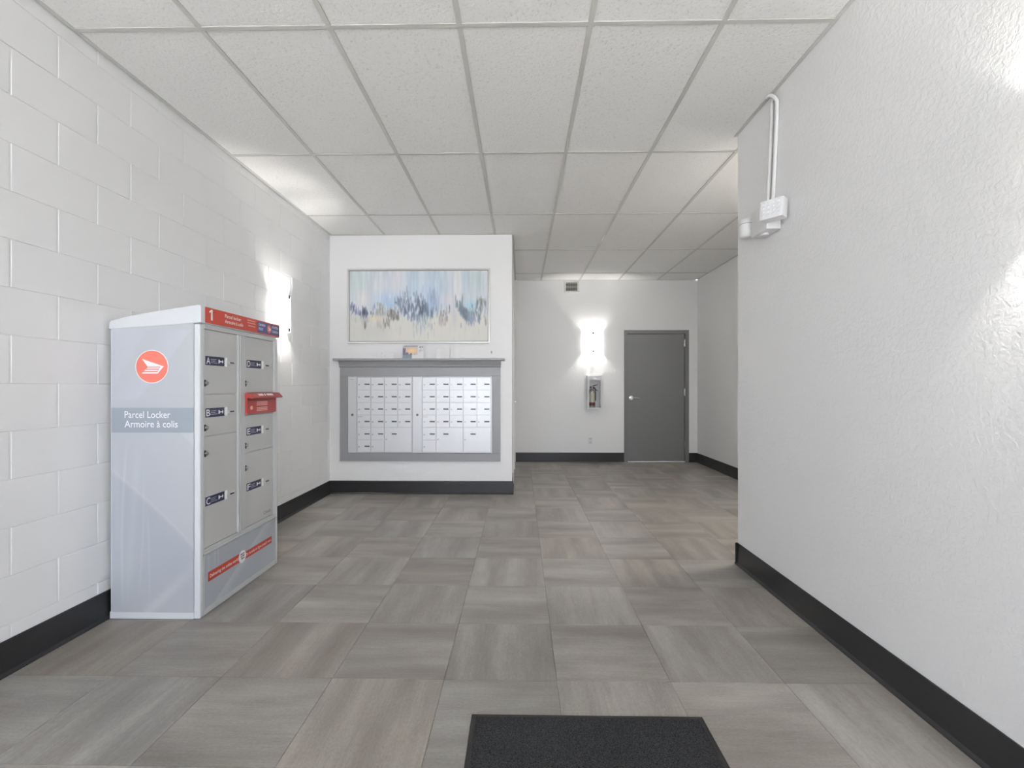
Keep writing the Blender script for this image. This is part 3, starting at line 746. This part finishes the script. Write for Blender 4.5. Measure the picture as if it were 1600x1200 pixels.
def art(u, v):
    v = 1 - v                                    # from the top
    ny, nx = u.shape; rs = np.random.RandomState(11)
    def noise1(n, k):                            # smooth 1-D noise of k knots over n samples
        y = rs.rand(k + 3); t = np.linspace(0, k, n); i = t.astype(int); f = t - i; f = f * f * (3 - 2 * f)
        return y[i] * (1 - f) + y[i + 1] * f
    def blob(cu, cv, su, sv): return np.exp(-((u - cu) / su) ** 2 - ((v - cv) / sv) ** 2)[..., None]
    top = np.zeros(u.shape + (3,)) + np.array([205, 212, 218.])
    def mixc(c, m, col): return c * (1 - m) + np.array(col, float) * m
    top = mixc(top, .7 * blob(.05, .1, .14, .3), (196, 212, 208)); top = mixc(top, .5 * blob(.35, .08, .14, .18), (215, 212, 218))
    top = mixc(top, .75 * blob(.47, .2, .07, .35), (182, 204, 219)); top = mixc(top, .7 * blob(.64, .25, .07, .35), (172, 196, 212))
    top = mixc(top, .7 * blob(.57, .3, .06, .3), (196, 214, 228)); top = mixc(top, .7 * blob(.9, .1, .08, .2), (186, 204, 202))
    top = mixc(top, .8 * blob(.78, .2, .025, .3), (222, 222, 222)); top = mixc(top, .6 * blob(.84, .15, .03, .3), (190, 206, 220))
    top = mixc(top, .85 * blob(.30, .46, .09, .10), (158, 190, 216)); top = mixc(top, .7 * blob(.24, .38, .10, .09), (186, 202, 224))
    top = mixc(top, .8 * blob(.59, .40, .05, .14), (168, 186, 212)); top = mixc(top, .7 * blob(.70, .40, .07, .08), (218, 210, 216))
    top = mixc(top, .8 * blob(.10, .40, .06, .12), (222, 221, 220)); top = mixc(top, .85 * blob(.88, .50, .04, .08), (158, 204, 220))
    wob = np.stack([noise1(nx, 90) for _ in range(6)]); kk = np.clip(v[:, :1] * 5, 0, 4.999); k0 = kk.astype(int)[:, 0]; kf = kk - kk.astype(int)
    streak = ((wob[k0] * (1 - kf) + wob[k0 + 1] * kf) - .5) * 17 + (noise1(nx, 36)[None, :] - .5) * 9
    top = top + streak[..., None] * np.array([1.2, 1.0, .8])
    cream = np.zeros(u.shape + (3,)) + np.array([214, 214, 206.]) + ((noise1(nx, 30)[None, :] - .5) * 4 * np.ones_like(v))[..., None]
    edge = np.interp(u[0], [0, .1, .2, .3, .37, .45, .52, .6, .67, .74, .78, .85, .9, 1], [.60, .62, .66, .66, .60, .66, .72, .62, .66, .62, .60, .72, .66, .62])[None, :] + (noise1(nx, 70)[None, :] - .5) * .09
    t = np.clip((v - edge) / .06 + .5, 0, 1)[..., None]
    c = top * (1 - t) + cream * t
    c = mixc(c, .8 * blob(.19, .67, .05, .05), (224, 216, 182)); c = mixc(c, .6 * blob(.76, .66, .02, .14), (196, 192, 198))
    c = mixc(c, .5 * blob(.25, .60, .07, .06), (168, 168, 164)); c = mixc(c, .45 * blob(.2, .85, .1, .12), (196, 197, 196))
    def dabs(n, cu, cv, su, sv, cols, w=(.0022, .006), l=(.02, .06), op=(.5, .95), slope=0.0):
        for _ in range(n):
            a = rs.randn() * su; x = cu + a; y = cv + rs.randn() * sv + slope * a
            ww = rs.uniform(*w); ll = rs.uniform(*l); col = np.array(cols[rs.randint(len(cols))], float) + rs.randn() * 7
            i0, i1 = int((x - 2.2 * ww) * nx), int((x + 2.2 * ww) * nx) + 2; j0, j1 = int((1 - y - 1.6 * ll) * ny), int((1 - y + 1.6 * ll) * ny) + 2
            i0, i1, j0, j1 = max(i0, 0), min(i1, nx), max(j0, 0), min(j1, ny)
            if i1 <= i0 or j1 <= j0: continue
            m = np.exp(-((u[j0:j1, i0:i1] - x) / ww) ** 2 - (np.abs(v[j0:j1, i0:i1] - y) / ll) ** 4)[..., None] * rs.uniform(*op)
            c[j0:j1, i0:i1] = c[j0:j1, i0:i1] * (1 - m) + col * m
    sl_, sl2, dk, br, ol, lt = (118, 134, 156), (98, 112, 132), (70, 76, 90), (112, 106, 100), (128, 134, 122), (216, 222, 228)
    dabs(110, .06, .55, .055, .035, [(140, 144, 182), (120, 124, 164), dk, lt], slope=.4)
    dabs(14, .105, .61, .012, .02, [dk, sl2]); dabs(10, .115, .74, .01, .05, [(170, 172, 168)], op=(.3, .6)); dabs(2, .113, .77, .002, .01, [br])
    dabs(40, .215, .55, .03, .035, [(160, 162, 158), (146, 148, 140), lt]); dabs(26, .22, .74, .02, .05, [(192, 190, 180), (176, 172, 164)], op=(.3, .6))
    dabs(70, .32, .62, .028, .045, [br, (92, 90, 88), (140, 138, 132), lt]); dabs(5, .275, .76, .012, .03, [br, (130, 130, 130)])
    dabs(20, .30, .48, .05, .05, [(168, 196, 220), (196, 212, 224)], l=(.03, .08)); dabs(7, .365, .50, .006, .03, [(160, 120, 140), (120, 112, 130)])
    dabs(260, .45, .51, .052, .08, [sl_, (136, 154, 176), sl2, (150, 166, 188), dk, lt], slope=.5); dabs(110, .50, .60, .045, .05, [dk, sl2, sl_, lt], slope=-.2)
    dabs(40, .55, .55, .02, .05, [sl2, sl_, dk], slope=1.0); dabs(60, .52, .76, .035, .06, [(166, 176, 180), (188, 196, 200), (150, 160, 166), lt], op=(.3, .7), l=(.03, .08))
    dabs(30, .60, .40, .022, .07, [(150, 170, 200), (168, 186, 210), (130, 148, 176)], l=(.04, .10)); dabs(8, .595, .62, .006, .02, [sl2])
    dabs(45, .685, .62, .028, .05, [br, ol, (178, 170, 172), (150, 148, 146), lt], slope=-.8); dabs(20, .66, .72, .02, .02, [(190, 182, 186), (172, 166, 168)])
    dabs(90, .825, .58, .025, .035, [(116, 130, 140), (104, 118, 130), (128, 142, 152), sl2], slope=2.2, w=(.003, .008)); dabs(6, .818, .38, .002, .06, [(130, 150, 152)])
    dabs(75, .90, .60, .03, .055, [sl_, (124, 140, 146), lt, (150, 176, 190)], slope=-1.2); dabs(34, .945, .46, .02, .05, [ol, (136, 148, 148), (112, 122, 118), lt], slope=-1.0)
    dabs(16, .90, .70, .03, .02, [sl_, (150, 150, 186)]); dabs(12, .97, .58, .015, .06, [(170, 178, 172), (140, 144, 140)]); dabs(3, .985, .75, .003, .03, [(150, 146, 150)])
    dabs(30, .08, .68, .05, .03, [(180, 184, 186), (200, 202, 200)], op=(.3, .7)); dabs(60, .5, .30, .35, .14, [(200, 214, 226), (180, 200, 216), (216, 218, 222)], w=(.003, .008), l=(.08, .2), op=(.15, .4))
    dabs(40, .5, .85, .4, .06, [(200, 202, 200), (188, 190, 188)], op=(.15, .45), l=(.03, .08))
    return c * np.array([1.045, 1.04, 1.05])
pigment_sheet('canvas', 'canvas', pt, (a0 + lw, fy0 + .016, c0 + lw), (a1 - a0 - 2 * lw, 0, 0), (0, 0, c1 - c0 - 2 * lw), 420, 210, art)
box('backing_board', a0 + lw, a1 - lw, fy0 + .0165, fy1, c0 + lw, c1 - lw, 'paper', pt)

# ================================================================== WALL SCONCES
def sconce(label, base, n):
    """bowed frosted glass plate open at top and bottom; base on the wall at mid height, n into the room"""
    n = Vector(n); t = Vector((0, 0, 1)).cross(n); b = Vector(base); up = Vector((0, 0, 1))
    th = thing('wall_sconce', label, 'wall lamp', b + n * .001, 'bowed white glass wall lamps')
    hw, hh, dp = .128, .155, .098
    bp = MB()
    c = [b + n * .001 + t * a + up * z for a, z in ((-.055, -.09), (.055, -.09), (.055, .09), (-.055, .09))]
    bp.prism(c, n * .014, .002).build('back_plate', 'white_plastic', th)
    # glass: circular bow through (-hw, .012) (0, dp) (hw, .012)
    s_ = dp - .012; R = (hw * hw + s_ * s_) / (2 * s_); a0 = math.asin(min(1, hw / R)) if R > s_ else math.pi / 2
    if s_ > R: a0 = math.pi - a0
    mb = MB(); K = 24
    rings = []
    for k in range(K + 1):
        a = -a0 + 2 * a0 * k / K
        pts = []
        for rr in (R, R - .004):
            off = t * (rr * math.sin(a)) + n * (dp - R + rr * math.cos(a))
            pts += [b + off - up * hh, b + off + up * hh]
        rings.append([mb.bm.verts.new(p) for p in pts])     # outer low, outer high, inner low, inner high
    for p, q in zip(rings, rings[1:]):
        for i, j in ((0, 1), (3, 2), (1, 3), (2, 0)): mb.bm.faces.new((p[i], q[i], q[j], p[j]))
    for r in (rings[0], rings[-1]): mb.bm.faces.new((r[0], r[1], r[3], r[2]))
    sh = mb.build('glass_shade', 'shade', th, True)
    for z in (-1, 1):
        p = b + n * (dp - .02) + up * z * (hh - .012)
        MB().cyl(b + n * .015 + up * z * (hh - .012), n, .003, dp - .018, 8).cyl(b + n * (dp - .004) + up * z * (hh - .012), n, .017, .010, 14, bev=.002).build('clip', 'clip', th, True)
    for z in (-1,):
        MB().cyl(b + n * .015, n, .014, .03, 14).build('lamp_holder', 'white_plastic', th, True)
    MB().sphere(b + n * .048, .018, (1, 1, 1), 14).build('bulb', 'bulb', th, True)
    for z in (-.045, .045):
        ld = bpy.data.lights.new('sconce_light', 'POINT'); ld.energy = SCONCE_W / 2; ld.shadow_soft_size = .016; ld.color = (1.0, .965, .91)
        lo = link('sconce_light', ld, b + n * .045 + up * z, th)
    return th
sconce('white glass wall lamp on the block wall behind the parcel locker', (XL, 4.13, 1.828), (1, 0, 0))
sconce('white glass wall lamp on the back wall above the extinguisher cabinet', (1.137, YB, 1.885), (0, -1, 0))
sconce('white glass wall lamp on the near right wall at the picture edge', (XR, 1.196, 1.812), (-1, 0, 0))
sconce('white glass wall lamp added out of view beside the storefront for more light', (XL, -1.1, 1.828), (1, 0, 0))  # added lamp, out of view, lifts the light near the storefront

# ---- opal drum lamp added unseen round the corner to brighten the alcove
M['opal'] = mat('fill_lamp_glass', (.85, .85, .84, 1), .4, emit=(1.0, .95, .88, 1), estr=FILL_LAMP_E)
cl = thing('alcove_fill_lamp', 'round opal ceiling lamp, added out of view to brighten the alcove', 'ceiling lamp', (2.08, 3.50, H - .004))
MB().lathe([(.17, H - .004), (.18, H - .008), (.18, H - .105), (.172, H - .110)], (2.08, 3.50, 0), 32).build('drum', 'white_plastic', cl, True)
MB().lathe([(.168, H - .1105), (.165, H - .118), (.10, H - .124), (.02, H - .126)], (2.08, 3.50, 0), 32).build('opal_glass', 'opal', cl, True)

# ================================================================== BACK WALL FITTINGS
# vent
vt = thing('air_vent', 'small square white air vent high on the back wall', 'vent', (.8085, YB, 2.671))
vx0, vx1, vz0, vz1 = .690, .927, 2.672, 2.862
for b_ in ((vx0, vx1, vz1 - .028, vz1), (vx0, vx1, vz0, vz0 + .030), (vx0, vx0 + .030, vz0 + .030, vz1 - .028), (vx1 - .030, vx1, vz0 + .030, vz1 - .028)):
    box('frame_bar', b_[0], b_[1], YB - .014, YB - .0005, b_[2], b_[3], 'vent', vt, .003)
box('duct_shade', vx0 + .030, vx1 - .030, YB - .0025, YB - .0006, vz0 + .030, vz1 - .028, 'vent_dark', vt)  # flat dark sheet painted as the shade behind the louvres
for k in range(6):
    z = vz0 + .040 + k * .0205
    MB().prism([(vx0 + .031, YB - .012, z), (vx0 + .031, YB - .004, z + .006), (vx0 + .031, YB - .004, z + .0075), (vx0 + .031, YB - .0125, z + .0015)], (vx1 - vx0 - .062, 0, 0)).build('louvre', 'vent', vt)
for k in range(4):
    x = vx0 + .062 + k * .038
    box('fin', x - .001, x + .001, YB - .0040, YB - .0027, vz0 + .031, vz1 - .029, 'vent', vt)
# extinguisher cabinet
yc0, yc1 = YB - .140, YB - .0005
cx0, cx1, cz0, cz1 = 1.042, 1.265, .842, 1.362
cb = thing('extinguisher_cabinet', 'white steel extinguisher cabinet with glazed front on the back wall', 'cabinet', ((cx0 + cx1) / 2, yc1, cz0))
box('back_panel', cx0, cx1, yc1 - .003, yc1, cz0, cz1, 'cabinet', cb)
for b_ in ((cx0, cx0 + .003, cz0, cz1), (cx1 - .003, cx1, cz0, cz1)): box('side_panel', b_[0], b_[1], yc0 + .012, yc1 - .003, b_[2], b_[3], 'cabinet', cb)
for b_ in ((cz0, cz0 + .003), (cz1 - .003, cz1)): box('end_panel', cx0 + .003, cx1 - .003, yc0 + .012, yc1 - .003, b_[0], b_[1], 'cabinet', cb)
dfr = MB().box(cx0, cx1, yc0, yc0 + .0115, cz1 - .072, cz1, .002).box(cx0, cx1, yc0, yc0 + .0115, cz0, cz0 + .024, .002) \
    .box(cx0, cx0 + .026, yc0, yc0 + .0115, cz0 + .024, cz1 - .072, .002).box(cx1 - .022, cx1, yc0, yc0 + .0115, cz0 + .024, cz1 - .072, .002).build('cabinet_door', 'cabinet', cb)
box('pane', cx0 + .027, cx1 - .023, yc0 + .004, yc0 + .006, cz0 + .025, cz1 - .073, 'glass', dfr)
MB().cyl(((cx0 + cx1) / 2 + .01, yc0, cz1 - .036), (0, -1, 0), .010, .008, 14, bev=.002).build('cabinet_lock', 'steel', dfr, True)
box('door_edge', cx0 + .02, cx1 - .02, yc0 - .0012, yc0 - .0001, cz1 - .014, cz1 - .010, 'steel', dfr)
# extinguisher
fx0, fy_ = 1.118, YB - .072
fe = thing('fire_extinguisher', 'silver fire extinguisher with cream label standing inside the glazed cabinet', 'fire extinguisher', (fx0, fy_, cz0 + .0035))
zb = cz0 + .004
MB().lathe([(.040, zb), (.047, zb + .004), (.049, zb + .012), (.049, zb + .255), (.046, zb + .275), (.036, zb + .295), (.022, zb + .306), (.018, zb + .312), (.018, zb + .325)], (fx0, fy_, 0)).build('cylinder', 'extinguisher', fe, True)
def wrap(name, z0, z1, a0, a1, mt):
    mb = MB(); K = 14; lo = []; hi = []
    for k in range(K + 1):
        a = math.radians(a0 + (a1 - a0) * k / K)
        lo.append([(fx0 + r * math.cos(a), fy_ + r * math.sin(a), z0) for r in (.0494, .0504)])
    for p, q in zip(lo, lo[1:]): mb.prism([p[0], p[1], q[1], q[0]], (0, 0, z1 - z0))
    return mb.build(name, mt, fe)
wrap('cream_label', zb + .100, zb + .245, 205, 325, 'cream'); wrap('maroon_band', zb + .048, zb + .098, 180, 360, 'maroon')
MB().cyl((fx0, fy_, zb + .325), (0, 0, 1), .020, .035, 16, bev=.003).box(fx0 - .052, fx0, fy_ - .010, fy_ + .010, zb + .330, zb + .348, .003).build('valve', 'steel', fe, True)
MB().prism([(fx0 - .005, fy_ - .008, zb + .352), (fx0 + .03, fy_ - .008, zb + .366), (fx0 + .092, fy_ - .008, zb + .378), (fx0 + .092, fy_ - .008, zb + .368), (fx0 + .03, fy_ - .008, zb + .352), (fx0 - .005, fy_ - .008, zb + .342)], (0, .016, 0), .001).build('top_lever', 'black_metal', fe)
MB().prism([(fx0 + .012, fy_ - .008, zb + .345), (fx0 + .090, fy_ - .008, zb + .282), (fx0 + .090, fy_ - .008, zb + .271), (fx0 + .012, fy_ - .008, zb + .326)], (0, .016, 0), .001).build('carry_handle', 'black_metal', fe)
MB().tube([(fx0 + .020, fy_ - .004, zb + .338), (fx0 + .050, fy_ - .006, zb + .318), (fx0 + .058, fy_ - .006, zb + .27), (fx0 + .0585, fy_ - .006, zb + .20), (fx0 + .058, fy_ - .006, zb + .12)], .0075).build('hose', 'black_metal', fe, True)
MB().cyl((fx0 - .052, fy_, zb + .339), (-1, 0, 0), .008, .006, 12).cyl((fx0 - .018, fy_ - .010, zb + .335), (0, -1, 0), .014, .012, 16).build('gauge', 'black_metal', fe, True)
# outlet
ot = thing('wall_outlet', 'white duplex power outlet low on the back wall', 'outlet', (1.106, YB, .279))
box('cover_plate', 1.071, 1.142, YB - .006, YB - .0004, .279, .393, 'white_plastic', ot, .003, 2)
for z in (.308, .364):
    s_ = box('socket', 1.088, 1.125, YB - .0078, YB - .0061, z - .017, z + .017, 'alu', ot, .0008)
    for dx in (-.007, .007): box('slot', 1.1065 + dx - .0014, 1.1065 + dx + .0014, YB - .0083, YB - .0079, z - .003, z + .008, 'keyhole', s_)
MB().cyl((1.1065, YB - .006, .336), (0, -1, 0), .003, .002, 8).build('screw', 'steel', ot)

# ================================================================== SECURITY LIGHT ON THE NEAR RIGHT WALL
sl = thing('security_light', 'white security light with square lamp head and round sensor on the right wall', 'security light', (XR, 2.77, 2.06))
MB().prism([(XR - .001, y, z) for y, z in ((2.685, 2.072), (2.685, 2.222), (2.865, 2.222), (2.865, 2.072))], (-.080, 0, 0), .006, 2).build('junction_box', 'white_plastic', sl, True)
MB().cyl((XR - .045, 2.775, 2.075), (0, 0, -1), .022, .014, 14).build('knockout_plug', 'alu', sl, True)
hn = Vector((-.80, -.60, 0)).normalized(); ht = Vector((.60, -.80, 0)); hu = Vector((0, 0, 1))
hc = Vector((1.362, 2.615, 2.158))
tilt = Matrix.Rotation(math.radians(-7), 3, ht)
hn2, hu2 = tilt @ hn, tilt @ hu
def hp(a, b, c=0): return hc + ht * a + hu2 * b + hn2 * c
hb = MB(); hb.prism([hp(a, b) for a, b in ((-.062, -.054), (.062, -.054), (.062, .056), (-.062, .056))], -hn2 * .055, .006, 2)
head = hb.build('lamp_head', 'white_plastic', sl, True)
hb = MB(); hb.prism([hp(a, b, .0004) for a, b in ((-.054, -.046), (.054, -.046), (.054, .048), (-.054, .048))], hn2 * .003, .001)
hb.build('lens_plate', 'mbdoor', head)
for i in range(4):
    for j in range(4):
        c = hp(-.0405 + .027 * i, -.034 + .0235 * j, .0036)
        MB().cyl(c, hn2, .0088, .0018, 10, r2=.006).build('lens', 'white_plastic', head, True)
MB().tube([hc - hn2 * .05, hc - hn2 * .075 + Vector((0, .01, -.01)), Vector((XR - .070, 2.72, 2.150))], .013).build('head_arm', 'white_plastic', sl, True)
sc = Vector((1.388, 2.945, 2.100))
MB().lathe([(.030, sc.z - .002), (.042, sc.z + .006), (.048, sc.z + .020), (.048, sc.z + .078)], (sc.x, sc.y, 0), 28).build('sensor', 'white_plastic', sl, True)
MB().lathe([(.0455, sc.z + .078), (.0455, sc.z + .081)], (sc.x, sc.y, 0), 28).build('sensor_seam', 'ink_grey', sl, True)
MB().lathe([(.048, sc.z + .081), (.048, sc.z + .098), (.044, sc.z + .107), (.034, sc.z + .112)], (sc.x, sc.y, 0), 28).build('sensor_cap', 'white_plastic', sl, True)
MB().tube([(XR - .038, 2.855, 2.135), (XR - .045, 2.885, 2.13), (sc.x, sc.y - .044, 2.13)], .014).build('sensor_arm', 'white_plastic', sl, True)
# surface conduits up to the ceiling
RZ = H - .005
MB1 = MB().tube([(XR - .0115, 2.803, 2.226), (XR - .0115, 2.795, 2.35), (XR - .0115, 2.778, 2.55), (XR - .0115, 2.765, 2.72), (XR - .0115, 2.761, RZ - .022)], .0105)
for z in (2.5,): pass
tag(MB1.build('cable_conduit', 'white_plastic', smooth=True), 'straight white conduit on the left above the security light', 'conduit', 'conduits above the security light')
pts = [(XR - .0115, 2.752, 2.226), (XR - .0115, 2.742, 2.35), (XR - .0115, 2.722, 2.55), (XR - .0115, 2.708, 2.70), (XR - .0125, 2.704, RZ - .075)]
for k in range(1, 9):
    a = k / 8 * math.pi * .55
    pts.append((XR - .0125 - .026 * math.sin(a), 2.704 + .050 * (1 - math.cos(a)), RZ - .075 + .056 * math.sin(a)))
MB2 = MB().tube(pts, .0105)
tag(MB2.build('cable_conduit', 'white_plastic', smooth=True), 'bent white conduit on the right above the security light', 'conduit', 'conduits above the security light')

# ================================================================== DOORMAT
dm = thing('doormat', 'black rubber backed carpet doormat lying on the tile floor', 'doormat', (.238, 1.25, 0))
MB().box(-.176, .652, .62, 1.722, .0006, .006, .002).build('rubber_border', 'mat_rubber', dm)
MB().box(-.158, .634, .638, 1.704, .0062, .0105, .002).build('carpet_pile', 'mat_pile', dm)
